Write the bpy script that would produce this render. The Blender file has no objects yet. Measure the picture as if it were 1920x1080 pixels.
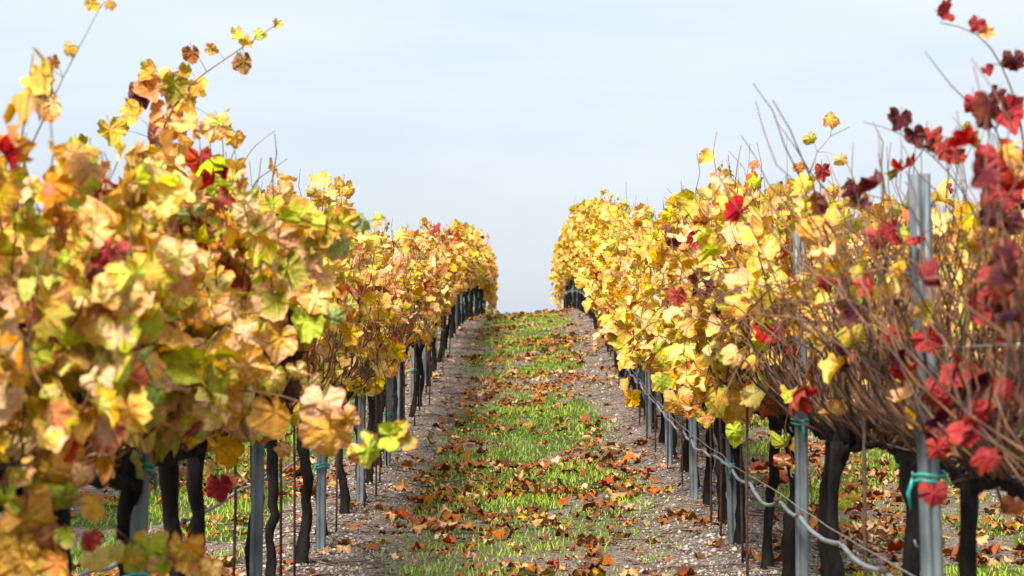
import bpy, math, random
import numpy as np
from mathutils import Matrix, Vector

# ------------------------------------------------------------------ camera, sky, sun, exposure
SC = bpy.context.scene
COL = SC.collection
EYE = 1.12                      # lens height above the ground at the camera
FPX = 85.0 / 36.0 * 1920.0      # focal length in photo pixels
VPX, HORY = 985.0, 700.0        # where the row direction and eye level fall in the photo

cam = bpy.data.cameras.new('camera')
cam.lens = 85.0; cam.sensor_width = 36.0
cam.clip_start = 0.05; cam.clip_end = 6000.0
cam.dof.use_dof = True; cam.dof.focus_distance = 15.5; cam.dof.aperture_fstop = 6.3
cam_o = bpy.data.objects.new('camera', cam); COL.objects.link(cam_o)
cam_o.location = (0, 0, EYE)
cam_o.rotation_euler = (math.pi/2 + math.atan((HORY-540)/FPX), 0, math.atan((VPX-960)/FPX))
SC.camera = cam_o

SUN_EL, SUN_AZ = math.radians(44), math.radians(203)   # azimuth clockwise from +Y: behind the camera, to the left
world = bpy.data.worlds.new('World'); SC.world = world; world.use_nodes = True
def build_world():
    nt = world.node_tree; N = nt.nodes; L = nt.links; N.clear()
    out = N.new('ShaderNodeOutputWorld'); bg = N.new('ShaderNodeBackground')
    bg.inputs['Strength'].default_value = 0.1
    sky = N.new('ShaderNodeTexSky'); sky.sky_type = 'NISHITA'; sky.sun_disc = False
    sky.sun_elevation = SUN_EL; sky.sun_rotation = SUN_AZ
    sky.air_density = 1.0; sky.dust_density = 2.0
    tc = N.new('ShaderNodeTexCoord'); mp = N.new('ShaderNodeMapping')
    mp.inputs['Scale'].default_value = (1.6, 1.6, 9.0); mp.inputs['Location'].default_value = (3.1, 0.4, 0.9)
    L.new(tc.outputs['Generated'], mp.inputs['Vector'])
    no = N.new('ShaderNodeTexNoise'); no.inputs['Scale'].default_value = 1.7
    no.inputs['Detail'].default_value = 5; no.inputs['Roughness'].default_value = 0.5
    no.inputs['Distortion'].default_value = 0.35
    L.new(mp.outputs['Vector'], no.inputs['Vector'])
    rp = N.new('ShaderNodeValToRGB')
    rp.color_ramp.elements[0].position = 0.34; rp.color_ramp.elements[0].color = (0.63, 0.695, 0.775, 1)
    rp.color_ramp.elements[1].position = 0.68; rp.color_ramp.elements[1].color = (0.79, 0.845, 0.915, 1)
    L.new(no.outputs['Fac'], rp.inputs['Fac'])
    # an overcast sky is somewhat brighter overhead than at the horizon
    sx = N.new('ShaderNodeSeparateXYZ'); L.new(tc.outputs['Generated'], sx.inputs[0])
    mr = N.new('ShaderNodeMapRange'); mr.inputs['From Min'].default_value = 0.0; mr.inputs['From Max'].default_value = 1.0
    mr.inputs['To Min'].default_value = 1.43; mr.inputs['To Max'].default_value = 3.3
    L.new(sx.outputs['Z'], mr.inputs['Value'])
    sc_ = N.new('ShaderNodeVectorMath'); sc_.operation = 'SCALE'
    L.new(rp.outputs['Color'], sc_.inputs[0]); L.new(mr.outputs['Result'], sc_.inputs['Scale'])
    mx = N.new('ShaderNodeMix'); mx.data_type = 'RGBA'; mx.inputs['Factor'].default_value = 0.96
    L.new(sky.outputs['Color'], mx.inputs[6]); L.new(sc_.outputs['Vector'], mx.inputs[7])
    L.new(mx.outputs[2], bg.inputs['Color']); L.new(bg.outputs[0], out.inputs['Surface'])
build_world()

sun = bpy.data.lights.new('sun', 'SUN'); sun.energy = 1.5; sun.angle = math.radians(16); sun.color = (1.0, 0.965, 0.91)
sun_o = bpy.data.objects.new('sun', sun); COL.objects.link(sun_o)
sd = Vector((math.cos(SUN_EL)*math.sin(SUN_AZ), math.cos(SUN_EL)*math.cos(SUN_AZ), math.sin(SUN_EL)))
sun_o.rotation_euler = sd.to_track_quat('Z', 'Y').to_euler(); sun_o.location = (-6, -10, 20)

vs = SC.view_settings
vs.view_transform = 'Standard'; vs.look = 'None'; vs.gamma = 1.0; vs.use_curve_mapping = False
vs.exposure = 2.74
SC.render.engine = 'CYCLES'
SC.cycles.use_denoising = True
SC.cycles.max_bounces = 7; SC.cycles.diffuse_bounces = 3; SC.cycles.transmission_bounces = 4

# ------------------------------------------------------------------ helpers
rng = np.random.default_rng(11)
random.seed(5)

class VNoise:                    # smooth 2D value noise
    def __init__(s, seed): s.t = np.random.default_rng(seed).random((64, 64))
    def __call__(s, x, y):
        x = np.asarray(x, float); y = np.asarray(y, float)
        xi = np.floor(x).astype(int); yi = np.floor(y).astype(int)
        fx = x-xi; fy = y-yi; fx = fx*fx*(3-2*fx); fy = fy*fy*(3-2*fy)
        a = s.t[xi % 64, yi % 64]; b = s.t[(xi+1) % 64, yi % 64]; c = s.t[xi % 64, (yi+1) % 64]; d = s.t[(xi+1) % 64, (yi+1) % 64]
        return (a*(1-fx)+b*fx)*(1-fy)+(c*(1-fx)+d*fx)*fy
    def fbm(s, x, y, o=3):
        v = 0; a = 0.5; t = 0
        for k in range(o):
            v = v + a*s(np.asarray(x)*2**k+k*7.3, np.asarray(y)*2**k+k*3.1); t += a; a *= 0.5
        return v/t
n1, n2, n3, n4 = VNoise(1), VNoise(2), VNoise(3), VNoise(4)

ROWX = 1.15                      # the two rows stand 1.15 m either side of the camera's line
PITCH = 2*ROWX
_py = np.array([-400, -20, 0, 5, 9, 12.6, 15.5, 18.3, 21.5, 25, 28.5, 32.2, 36, 40, 45, 50, 55, 60, 66, 74, 85, 110, 160, 300, 700, 4000])
_pz = np.array([-3, -.02, 0, .04, .09, .15, .215, .33, .50, .715, .985, 1.27, 1.56, 1.835, 2.08, 2.28, 2.44, 2.58, 2.70, 2.76, 2.68, 1.9, -1.5, -12, -30, -60])
def _smooth_profile():
    yy = np.concatenate([np.arange(-40, 130, .25)]); zz = np.interp(yy, _py, _pz)
    k = np.hanning(21); k /= k.sum()
    zz = np.convolve(np.pad(zz, 10, mode='edge'), k, 'valid'); return yy, zz
_sy, _sz = _smooth_profile()
def gz0(x, y):
    x = np.asarray(x, float); y = np.asarray(y, float)
    z = np.where((y > -38) & (y < 128), np.interp(y, _sy, _sz), np.interp(y, _py, _pz))
    tilt = 0.07*np.clip((y-3)/36, 0, 1)
    return z + np.clip(x, -7, 7)*tilt
def alley(x):                    # distance to the middle of the alley one stands in
    x = np.asarray(x, float); return np.abs((x+ROWX) % PITCH - ROWX)
def gz(x, y):
    a = alley(x)
    near = np.clip(1-np.abs(np.asarray(y, float)-40)/80, 0, 1)
    z = gz0(x, y) + near*(0.075*np.clip((a-0.62)/0.45, 0, 1)**1.5 + 0.05*(n1.fbm(np.asarray(x)*1.4+9, np.asarray(y)*1.1, 3)-.5)
                          + 0.03*(n2.fbm(np.asarray(x)*6, np.asarray(y)*5, 2)-.5))
    return z
def P(px, py, Y):                # photo pixel at a given distance along the rows
    return np.array([Y*(px-VPX)/FPX, Y, EYE+Y*(HORY-py)/FPX])

def new_mesh(name, V, F, mat=None, smooth=False, attrs=None):
    """F: (n,3) or (n,4) int array, or list of such arrays"""
    Fs = F if isinstance(F, list) else [F]
    me = bpy.data.meshes.new(name)
    V = np.ascontiguousarray(V, dtype=np.float32)
    me.vertices.add(len(V)); me.vertices.foreach_set('co', V.ravel())
    idx = np.concatenate([np.asarray(f, np.int32).ravel() for f in Fs])
    tot = np.concatenate([np.full(len(f), np.asarray(f).shape[1], np.int32) for f in Fs])
    st = np.concatenate([[0], np.cumsum(tot)[:-1]]).astype(np.int32)
    me.loops.add(len(idx)); me.loops.foreach_set('vertex_index', idx)
    me.polygons.add(len(tot)); me.polygons.foreach_set('loop_start', st); me.polygons.foreach_set('loop_total', tot)
    me.update(calc_edges=True)
    if smooth: me.polygons.foreach_set('use_smooth', np.ones(len(tot), bool))
    for k, a in (attrs or {}).items():
        a = np.asarray(a, np.float32)
        if a.ndim == 1: at = me.attributes.new(k, 'FLOAT', 'POINT'); at.data.foreach_set('value', a)
        elif a.shape[1] == 3: at = me.attributes.new(k, 'FLOAT_VECTOR', 'POINT'); at.data.foreach_set('vector', a.ravel())
        else: at = me.attributes.new(k, 'FLOAT_COLOR', 'POINT'); at.data.foreach_set('color', a.ravel())
    if mat: me.materials.append(mat)
    return me
def link(name, data, parent=None, loc=None):
    o = bpy.data.objects.new(name, data); COL.objects.link(o)
    if parent is not None: o.parent = parent
    if loc is not None: o.location = loc
    return o
def tag(o, label=None, cat=None, group=None, kind=None):
    if label: o['label'] = label
    if cat: o['category'] = cat
    if group: o['group'] = group
    if kind: o['kind'] = kind
    return o

def tubes(pts, rad, ns=5, cap=True):
    """batch of tubes: pts (N,P,3), rad (N,P) -> V, F(list)"""
    pts = np.asarray(pts, float); rad = np.asarray(rad, float)
    if pts.ndim == 2: pts = pts[None]; rad = rad[None]
    Nn, Pn, _ = pts.shape
    t = np.gradient(pts, axis=1); t /= np.linalg.norm(t, axis=2, keepdims=True)+1e-9
    ref = np.zeros_like(t); vert = np.abs(t[:, :, 2:3]).mean(axis=1, keepdims=True) > .6
    ref[:] = np.where(vert, np.array([0.31, .95, 0.05]), np.array([.08, .05, 1.0]))
    u = np.cross(t, ref); u /= np.linalg.norm(u, axis=2, keepdims=True)+1e-9
    v = np.cross(t, u)
    a = np.arange(ns)*2*math.pi/ns
    ring = u[:, :, None, :]*np.cos(a)[None, None, :, None]+v[:, :, None, :]*np.sin(a)[None, None, :, None]
    V = pts[:, :, None, :]+ring*rad[:, :, None, None]
    base = (np.arange(Nn)*Pn*ns)[:, None, None]
    i = np.arange(Pn-1)[None, :, None]*ns; j = np.arange(ns)[None, None, :]; j2 = (j+1) % ns
    F = np.stack([base+i+j, base+i+j2, base+i+ns+j2, base+i+ns+j], axis=-1).reshape(-1, 4)
    Fs = [F]
    if cap:
        b = (np.arange(Nn)*Pn*ns)[:, None]
        k = np.arange(1, ns-1)
        e = (Pn-1)*ns
        c0 = np.stack([np.broadcast_to(b, (Nn, ns-2)), b+k+1, b+k], -1).reshape(-1, 3)
        c1 = np.stack([np.broadcast_to(b+e, (Nn, ns-2)), b+e+k, b+e+k+1], -1).reshape(-1, 3)
        Fs += [c0, c1]
    return V.reshape(-1, 3), Fs
def merge(parts):
    V = []; F3 = []; F4 = []; off = 0
    for v, fs in parts:
        V.append(v)
        for f in (fs if isinstance(fs, list) else [fs]):
            (F3 if f.shape[1] == 3 else F4).append(f+off)
        off += len(v)
    out = []
    if F4: out.append(np.concatenate(F4))
    if F3: out.append(np.concatenate(F3))
    return np.concatenate(V), out

# ------------------------------------------------------------------ materials
def mat(name):
    m = bpy.data.materials.new(name); m.use_nodes = True
    nt = m.node_tree; nt.nodes.clear()
    out = nt.nodes.new('ShaderNodeOutputMaterial')
    return m, nt, nt.nodes, nt.links, out
def math_n(N, L, op, a, b=None, clamp=False):
    n = N.new('ShaderNodeMath'); n.operation = op; n.use_clamp = clamp
    for i, s in enumerate((a, b)):
        if s is None: continue
        if isinstance(s, (int, float)): n.inputs[i].default_value = s
        else: L.new(s, n.inputs[i])
    return n.outputs[0]
def maprange(N, L, v, a, b, c=0., d=1.):
    n = N.new('ShaderNodeMapRange'); n.interpolation_type = 'SMOOTHSTEP'
    n.inputs[1].default_value = a; n.inputs[2].default_value = b; n.inputs[3].default_value = c; n.inputs[4].default_value = d
    L.new(v, n.inputs[0]); return n.outputs[0]
def mixc(N, L, f, a, b, mode='MIX'):
    n = N.new('ShaderNodeMix'); n.data_type = 'RGBA'; n.blend_type = mode
    for i, s in ((0, f), (6, a), (7, b)):
        if isinstance(s, (int, float)): n.inputs[i].default_value = s
        elif isinstance(s, tuple): n.inputs[i].default_value = s
        else: L.new(s, n.inputs[i])
    return n.outputs[2]

def leaf_material(name, per_object, translucency=0.30, dry=False):
    m, nt, N, L, out = mat(name)
    if per_object:
        oi = N.new('ShaderNodeObjectInfo'); base = oi.outputs['Color']; rnd = oi.outputs['Random']
    else:
        a = N.new('ShaderNodeAttribute'); a.attribute_name = 'col'; base = a.outputs['Color']
        b = N.new('ShaderNodeAttribute'); b.attribute_name = 'rnd'; rnd = b.outputs['Fac']
    uv = N.new('ShaderNodeAttribute'); uv.attribute_name = 'luv'
    sp = N.new('ShaderNodeSeparateXYZ'); L.new(uv.outputs['Vector'], sp.inputs[0])
    x, y, e = sp.outputs[0], sp.outputs[1], sp.outputs[2]      # leaf plane and share of the way to the margin
    r = math_n(N, L, 'SQRT', math_n(N, L, 'ADD', math_n(N, L, 'MULTIPLY', x, x), math_n(N, L, 'MULTIPLY', y, y)))
    ang = math_n(N, L, 'ARCTAN2', x, y)
    pp = N.new('ShaderNodeMath'); pp.operation = 'PINGPONG'; L.new(ang, pp.inputs[0]); pp.inputs[1].default_value = math.radians(30)
    vd = math_n(N, L, 'MULTIPLY', r, math_n(N, L, 'SINE', pp.outputs[0]))
    vein = maprange(N, L, vd, 0.012, 0.10, 1, 0)
    veinthin = maprange(N, L, vd, 0.008, 0.03, 1, 0)
    cmb = N.new('ShaderNodeCombineXYZ'); L.new(x, cmb.inputs[0]); L.new(y, cmb.inputs[1])
    L.new(math_n(N, L, 'MULTIPLY', rnd, 60.0), cmb.inputs[2])
    no = N.new('ShaderNodeTexNoise'); no.inputs['Scale'].default_value = 2.4; no.inputs['Detail'].default_value = 5; no.inputs['Roughness'].default_value = .66
    L.new(cmb.outputs[0], no.inputs['Vector'])
    no2 = N.new('ShaderNodeTexNoise'); no2.inputs['Scale'].default_value = 9.0; no2.inputs['Detail'].default_value = 2
    L.new(cmb.outputs[0], no2.inputs['Vector'])
    # a second tint per leaf: green, orange, wine red or brown
    rp = N.new('ShaderNodeValToRGB'); cr = rp.color_ramp; cr.interpolation = 'CONSTANT'
    cols = [(0, (.32, .36, .02)), (.18, (.60, .27, .014)), (.34, (.80, .60, .20)), (.50, (.64, .24, .03)), (.66, (.76, .44, .27)), (.90, (.36, .03, .025)), (.96, (.20, .07, .016))]
    if dry: cols = [(0, (.14, .05, .018)), (.3, (.32, .15, .06)), (.55, (.22, .065, .022)), (.8, (.07, .03, .012))]
    while len(cr.elements) < len(cols): cr.elements.new(.5)
    for el, (p_, c_) in zip(cr.elements, cols): el.position = p_; el.color = (*c_, 1)
    fr = math_n(N, L, 'FRACT', math_n(N, L, 'MULTIPLY', rnd, 37.7)); L.new(fr, rp.inputs['Fac'])
    k = math_n(N, L, 'ADD', math_n(N, L, 'MULTIPLY', e, 0.42), no.outputs['Fac'])
    k = math_n(N, L, 'ADD', k, math_n(N, L, 'MULTIPLY', math_n(N, L, 'FRACT', math_n(N, L, 'MULTIPLY', rnd, 91.3)), 0.22))
    f = maprange(N, L, k, 0.78, 0.97, 0, 0.85)
    f = math_n(N, L, 'SUBTRACT', f, math_n(N, L, 'MULTIPLY', vein, 0.45), clamp=True)
    bsep = N.new('ShaderNodeSeparateColor'); L.new(base, bsep.inputs[0])
    lightleaf = maprange(N, L, bsep.outputs[1], .05, .22, .12, 1)      # red and wine leaves stay one colour
    f = math_n(N, L, 'MULTIPLY', f, lightleaf)
    c = mixc(N, L, f, base, rp.outputs['Color'])
    c = mixc(N, L, math_n(N, L, 'MULTIPLY', math_n(N, L, 'MULTIPLY', veinthin, lightleaf), .3), c, (.60, .48, .12, 1) if not dry else (.3, .18, .08, 1))
    # necrotic brown rim and freckles
    rim = maprange(N, L, math_n(N, L, 'ADD', e, math_n(N, L, 'MULTIPLY', no2.outputs['Fac'], .35)), 1.10, 1.24, 0, .65)
    spots = maprange(N, L, no2.outputs['Fac'], .71, .77, 0, .45)
    c = mixc(N, L, math_n(N, L, 'MAXIMUM', rim, spots), c, (.18, .065, .018, 1))
    hv = N.new('ShaderNodeHueSaturation'); hv.inputs['Saturation'].default_value = 1.18
    L.new(maprange(N, L, no2.outputs['Fac'], .3, .7, .84, 1.14), hv.inputs['Value']); L.new(c, hv.inputs['Color']); c = hv.outputs[0]
    geo = N.new('ShaderNodeNewGeometry')
    hb = N.new('ShaderNodeHueSaturation'); hb.inputs['Saturation'].default_value = .92; hb.inputs['Value'].default_value = 1.0; L.new(c, hb.inputs['Color'])
    cb = mixc(N, L, geo.outputs['Backfacing'], c, hb.outputs[0])
    bs = N.new('ShaderNodeBsdfPrincipled'); L.new(cb, bs.inputs['Base Color'])
    bs.inputs['Roughness'].default_value = .5 if not dry else .75
    bs.inputs['Specular IOR Level'].default_value = .22
    bp = N.new('ShaderNodeBump'); bp.inputs['Strength'].default_value = .6; bp.inputs['Distance'].default_value = .016
    hgt = math_n(N, L, 'SUBTRACT', no2.outputs['Fac'], math_n(N, L, 'MULTIPLY', vein, .6)); L.new(hgt, bp.inputs['Height'])
    L.new(bp.outputs[0], bs.inputs['Normal'])
    tr = N.new('ShaderNodeBsdfTranslucent')
    hs = N.new('ShaderNodeHueSaturation'); hs.inputs['Saturation'].default_value = 1.2; L.new(c, hs.inputs['Color']); L.new(hs.outputs[0], tr.inputs['Color'])
    mx = N.new('ShaderNodeMixShader'); mx.inputs[0].default_value = translucency
    L.new(bs.outputs[0], mx.inputs[1]); L.new(tr.outputs[0], mx.inputs[2]); L.new(mx.outputs[0], out.inputs['Surface'])
    return m
M_LEAF = leaf_material('vine_leaf', True); M_LEAFM = leaf_material('vine_leaf_mass', False)
M_DRY = leaf_material('fallen_leaf', True, .12, True); M_DRYM = leaf_material('fallen_leaf_mass', False, .12, True)

def noise_mat(name, c0, c1, scale, rough=.8, bump=.5, bdist=.01, stretch=(1, 1, 1), metallic=0., detail=5, spec=.3, lo=.35, hi=.65, c2=None):
    m, nt, N, L, out = mat(name)
    tc = N.new('ShaderNodeTexCoord'); mp = N.new('ShaderNodeMapping'); mp.inputs['Scale'].default_value = stretch
    L.new(tc.outputs['Object'], mp.inputs['Vector'])
    no = N.new('ShaderNodeTexNoise'); no.inputs['Scale'].default_value = scale; no.inputs['Detail'].default_value = detail
    no.inputs['Roughness'].default_value = .65
    L.new(mp.outputs[0], no.inputs['Vector'])
    f = maprange(N, L, no.outputs['Fac'], lo, hi)
    c = mixc(N, L, f, (*c0, 1), (*c1, 1))
    if c2:
        nb = N.new('ShaderNodeTexNoise'); nb.inputs['Scale'].default_value = scale*.23; L.new(mp.outputs[0], nb.inputs['Vector'])
        c = mixc(N, L, maprange(N, L, nb.outputs['Fac'], .5, .68), c, (*c2, 1))
    bs = N.new('ShaderNodeBsdfPrincipled'); L.new(c, bs.inputs['Base Color'])
    bs.inputs['Roughness'].default_value = rough; bs.inputs['Metallic'].default_value = metallic
    bs.inputs['Specular IOR Level'].default_value = spec
    bp = N.new('ShaderNodeBump'); bp.inputs['Strength'].default_value = bump; bp.inputs['Distance'].default_value = bdist
    L.new(no.outputs['Fac'], bp.inputs['Height']); L.new(bp.outputs[0], bs.inputs['Normal'])
    L.new(bs.outputs[0], out.inputs['Surface']); return m
M_BARK = noise_mat('wet_bark', (.004, .0035, .003), (.015, .0115, .009), 22, .8, 1.0, .02, (1, 1, .22), spec=.12)
M_CANE = noise_mat('cane', (.034, .014, .006), (.20, .09, .038), 9, .55, .2, .002, c2=(.028, .015, .010))
M_STEEL = noise_mat('galvanised_steel', (.08, .098, .104), (.155, .182, .19), 14, .48, .15, .002, (1, 1, .35), metallic=.35, spec=.5, c2=(.13, .115, .095))
M_WIRE = noise_mat('wire', (.20, .19, .18), (.42, .41, .40), 40, .45, .1, .001, metallic=.5)
M_HOSE = noise_mat('hose', (.11, .12, .135), (.20, .215, .235), 8, .42, .1, .002, spec=.5)
M_TAPE = noise_mat('green_tape', (.0, .16, .12), (.02, .33, .25), 30, .4, .2, .001, spec=.5)
M_STAKE = noise_mat('rusty_stake', (.03, .018, .012), (.10, .05, .03), 30, .7, .3, .001)
M_TWIG = noise_mat('dead_twigs', (.05, .03, .02), (.20, .13, .085), 12, .8, .3, .003)

def attr_mat(name, rough=.7, spec=.3, translucency=0., bump=0.):
    m, nt, N, L, out = mat(name)
    a = N.new('ShaderNodeAttribute'); a.attribute_name = 'col'
    bs = N.new('ShaderNodeBsdfPrincipled'); L.new(a.outputs['Color'], bs.inputs['Base Color'])
    bs.inputs['Roughness'].default_value = rough; bs.inputs['Specular IOR Level'].default_value = spec
    if bump:
        tc = N.new('ShaderNodeTexCoord'); no = N.new('ShaderNodeTexNoise'); no.inputs['Scale'].default_value = 120; L.new(tc.outputs['Object'], no.inputs['Vector'])
        bp = N.new('ShaderNodeBump'); bp.inputs['Strength'].default_value = bump; bp.inputs['Distance'].default_value = .004
        L.new(no.outputs['Fac'], bp.inputs['Height']); L.new(bp.outputs[0], bs.inputs['Normal'])
    if translucency:
        tr = N.new('ShaderNodeBsdfTranslucent'); L.new(a.outputs['Color'], tr.inputs['Color'])
        mx = N.new('ShaderNodeMixShader'); mx.inputs[0].default_value = translucency
        L.new(bs.outputs[0], mx.inputs[1]); L.new(tr.outputs[0], mx.inputs[2]); L.new(mx.outputs[0], out.inputs['Surface'])
    else: L.new(bs.outputs[0], out.inputs['Surface'])
    return m
M_GRASS = attr_mat('grass_blades', .55, .35, .35)
M_STONE = attr_mat('pebbles', .75, .3, 0, .4)

def ground_material():
    m, nt, N, L, out = mat('vineyard_soil')
    tc = N.new('ShaderNodeTexCoord')
    a = N.new('ShaderNodeAttribute'); a.attribute_name = 'cover'
    def nz(s, d=6, r=.7):
        n = N.new('ShaderNodeTexNoise'); n.inputs['Scale'].default_value = s; n.inputs['Detail'].default_value = d; n.inputs['Roughness'].default_value = r
        L.new(tc.outputs['Object'], n.inputs['Vector']); return n.outputs['Fac']
    vo = N.new('ShaderNodeTexVoronoi'); vo.inputs['Scale'].default_value = 55; L.new(tc.outputs['Object'], vo.inputs['Vector'])
    vc = N.new('ShaderNodeSeparateColor'); L.new(vo.outputs['Color'], vc.inputs[0])
    fine = nz(38); big = nz(2.3)
    soil = mixc(N, L, maprange(N, L, fine, .36, .64), (.034, .024, .017, 1), (.29, .215, .16, 1))
    soil = mixc(N, L, maprange(N, L, vc.outputs[0], .55, .9, 0, .75), soil, (.32, .25, .19, 1))
    soil = mixc(N, L, maprange(N, L, big, .45, .65, 0, .45), soil, (.10, .065, .045, 1))
    turf = mixc(N, L, maprange(N, L, fine, .4, .62), (.03, .042, .008, 1), (.09, .115, .018, 1))
    g = maprange(N, L, math_n(N, L, 'ADD', a.outputs['Fac'], math_n(N, L, 'MULTIPLY', math_n(N, L, 'SUBTRACT', fine, .5), .8)), .42, .62)
    c = mixc(N, L, g, soil, turf)
    bs = N.new('ShaderNodeBsdfPrincipled'); L.new(c, bs.inputs['Base Color']); bs.inputs['Roughness'].default_value = .9; bs.inputs['Specular IOR Level'].default_value = .15
    bp = N.new('ShaderNodeBump'); bp.inputs['Strength'].default_value = 1.0; bp.inputs['Distance'].default_value = .03
    L.new(math_n(N, L, 'ADD', fine, math_n(N, L, 'MULTIPLY', vo.outputs['Distance'], -.8)), bp.inputs['Height']); L.new(bp.outputs[0], bs.inputs['Normal'])
    L.new(bs.outputs[0], out.inputs['Surface']); return m
M_GROUND = ground_material()

# ------------------------------------------------------------------ ground
def grass_cover(x, y):           # 0..1, patches of short grass in the middle of each alley
    a = alley(x)
    edge = .88+.16*(n3(np.asarray(y)*.35+np.floor((np.asarray(x)+ROWX)/PITCH)*11, np.asarray(x)*0+2.5)-.5)*2
    body = np.clip((edge-a)/.34, 0, 1)
    pat = n3.fbm(np.asarray(x)*2.1+4, np.asarray(y)*.8+1, 3)
    bare = np.clip((n4.fbm(np.asarray(x)*.5+1, np.asarray(y)*.28+8, 2)-.35)*5, 0, 1)
    return body*np.clip((pat-.28)*5.5, 0, 1)*(.5+.5*bare)

def axis(parts): return np.unique(np.round(np.concatenate(parts), 4))
xs = axis([-np.geomspace(7, 2500, 22)[::-1], np.arange(-7, 7.01, .14), np.geomspace(7, 2500, 22)])
ys = axis([-np.geomspace(1, 2500, 20)[::-1], np.arange(0, 10, .5), np.arange(10, 80, .16), np.geomspace(80, 3500, 40)])
X, Yg = np.meshgrid(xs, ys, indexing='ij')
Zg = gz(X, Yg)
nx, ny = X.shape
ii, jj = np.meshgrid(np.arange(nx-1), np.arange(ny-1), indexing='ij')
Fg = np.stack([ii*ny+jj, (ii+1)*ny+jj, (ii+1)*ny+jj+1, ii*ny+jj+1], -1).reshape(-1, 4)
g = link('ground', new_mesh('ground', np.stack([X, Yg, Zg], -1).reshape(-1, 3), Fg, M_GROUND, True,
                            {'cover': grass_cover(X, Yg).ravel()}))
tag(g, 'sloping vineyard ground of gravelly soil with grassy alleys', kind='structure')

# ------------------------------------------------------------------ leaf shapes
def leaf_shape(seed, hi=True, dry=False):
    """tip along +Y, petiole joint at the origin, about 1 long and 1 wide; returns V, F, luv"""
    r_ = np.random.default_rng(seed)
    lob = [(0, 1.0), (18, .93), (36, .82), (56, .97), (76, .92), (95, .82), (116, .90), (140, .84), (162, .66), (177, .16)]
    ang = []; rad = []
    if hi:
        for (a0, q0), (a1, q1) in zip(lob[:-1], lob[1:]):
            ang += [a0, (a0+a1)/2+r_.normal(0, 1.5)]; rad += [q0, (q0+q1)/2*(1.04 if len(ang) % 4 else .955)]
    else:
        ang = [a for a, q in lob[:-1]]; rad = [q for a, q in lob[:-1]]
    ang.append(lob[-1][0]); rad.append(lob[-1][1])
    ang = np.array(ang); rad = np.array(rad)
    A = np.concatenate([-ang[::-1], ang[1:]]); Rr = np.concatenate([rad[::-1], rad[1:]])
    A = np.radians(A+r_.normal(0, 2.2, len(A))); Rr = Rr*(1+r_.normal(0, .055, len(A)))*(1+.10*np.sin(A+r_.uniform(0, 6)))
    Rr = np.maximum(Rr, .08)*.62
    ox, oy = Rr*np.sin(A), Rr*np.cos(A)
    n = len(A)
    V = [(0, 0)]; e = [0.]
    F = []
    if hi:
        mid = list(range(0, n, 2))
        V += [(ox[i]*.55, oy[i]*.55) for i in mid]; e += [.5]*len(mid); nm = len(mid)
        V += [(ox[i], oy[i]) for i in range(n)]; e += [1.]*n
        for k in range(nm-1):
            F.append((0, 1+k, 2+k))
            b = 1+nm+mid[k]
            F += [(1+k, b, b+1), (1+k, b+1, 2+k), (2+k, b+1, b+2)]
    else:
        V += [(ox[i], oy[i]) for i in range(n)]; e += [1.]*n
        F += [(0, 1+k, 2+k) for k in range(n-1)]
    V = np.array(V); e = np.array(e)
    x, y = V[:, 0].copy(), V[:, 1].copy()
    rr = np.hypot(x, y)
    cup = r_.normal(.0, .8) if not dry else r_.choice([-1, 1])*r_.uniform(.2, .8)
    fold = r_.uniform(-.35, .6); droop = r_.uniform(-.3, 1.1); tw = r_.normal(0, .6)
    z = cup*rr**2 + fold*np.abs(x) - droop*np.maximum(y, 0)**2 + tw*x*y
    z += e**2*.085*np.sin(np.arctan2(x, y)*5+r_.uniform(0, 6))*(1.6 if dry else 1) + (e > .4)*r_.normal(0, .034, len(e))
    shr = 1-.18*np.clip(np.abs(z)*1.6, 0, 1)
    asp = r_.uniform(.85, 1.12); co = np.stack([x*shr*asp, y*shr, z], -1); luv = np.stack([x, y, e], -1)
    F = np.array(F)
    # petiole: a thin three-sided stalk curving back from the joint
    L_ = .5 if not dry else .3
    pp = np.array([[0, .02, .0], [0, -.5*L_, .10*L_], [r_.normal(0, .1)*L_, -L_, .34*L_]])
    pv, pf = tubes(pp, np.array([.012, .011, .016]), 3, cap=False)
    pf = np.concatenate([pf[0][:, [0, 1, 2]], pf[0][:, [0, 2, 3]]])
    V2 = np.concatenate([co, pv]); F2 = np.concatenate([F, pf+len(co)])
    luv2 = np.concatenate([luv, np.tile([[0, 0.0, 0]], (len(pv), 1))])
    return V2, F2, luv2, pp[-1]
NV = 18
HI = [leaf_shape(100+i, True) for i in range(NV)]
LO = [leaf_shape(100+i, False) for i in range(NV)]
DHI = [leaf_shape(300+i, True, True) for i in range(NV)]
DLO = [leaf_shape(300+i, False, True) for i in range(NV)]
DHI_FLAT = [float(np.ptp(v[:, 2])) < .30 for v, f, u, p in DHI]
HI_ME = [new_mesh('leaf', v, f, M_LEAF, True, {'luv': u}) for v, f, u, p in HI]
DHI_ME = [new_mesh('fallen_leaf', v, f, M_DRY, True, {'luv': u}) for v, f, u, p in DHI]

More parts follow.
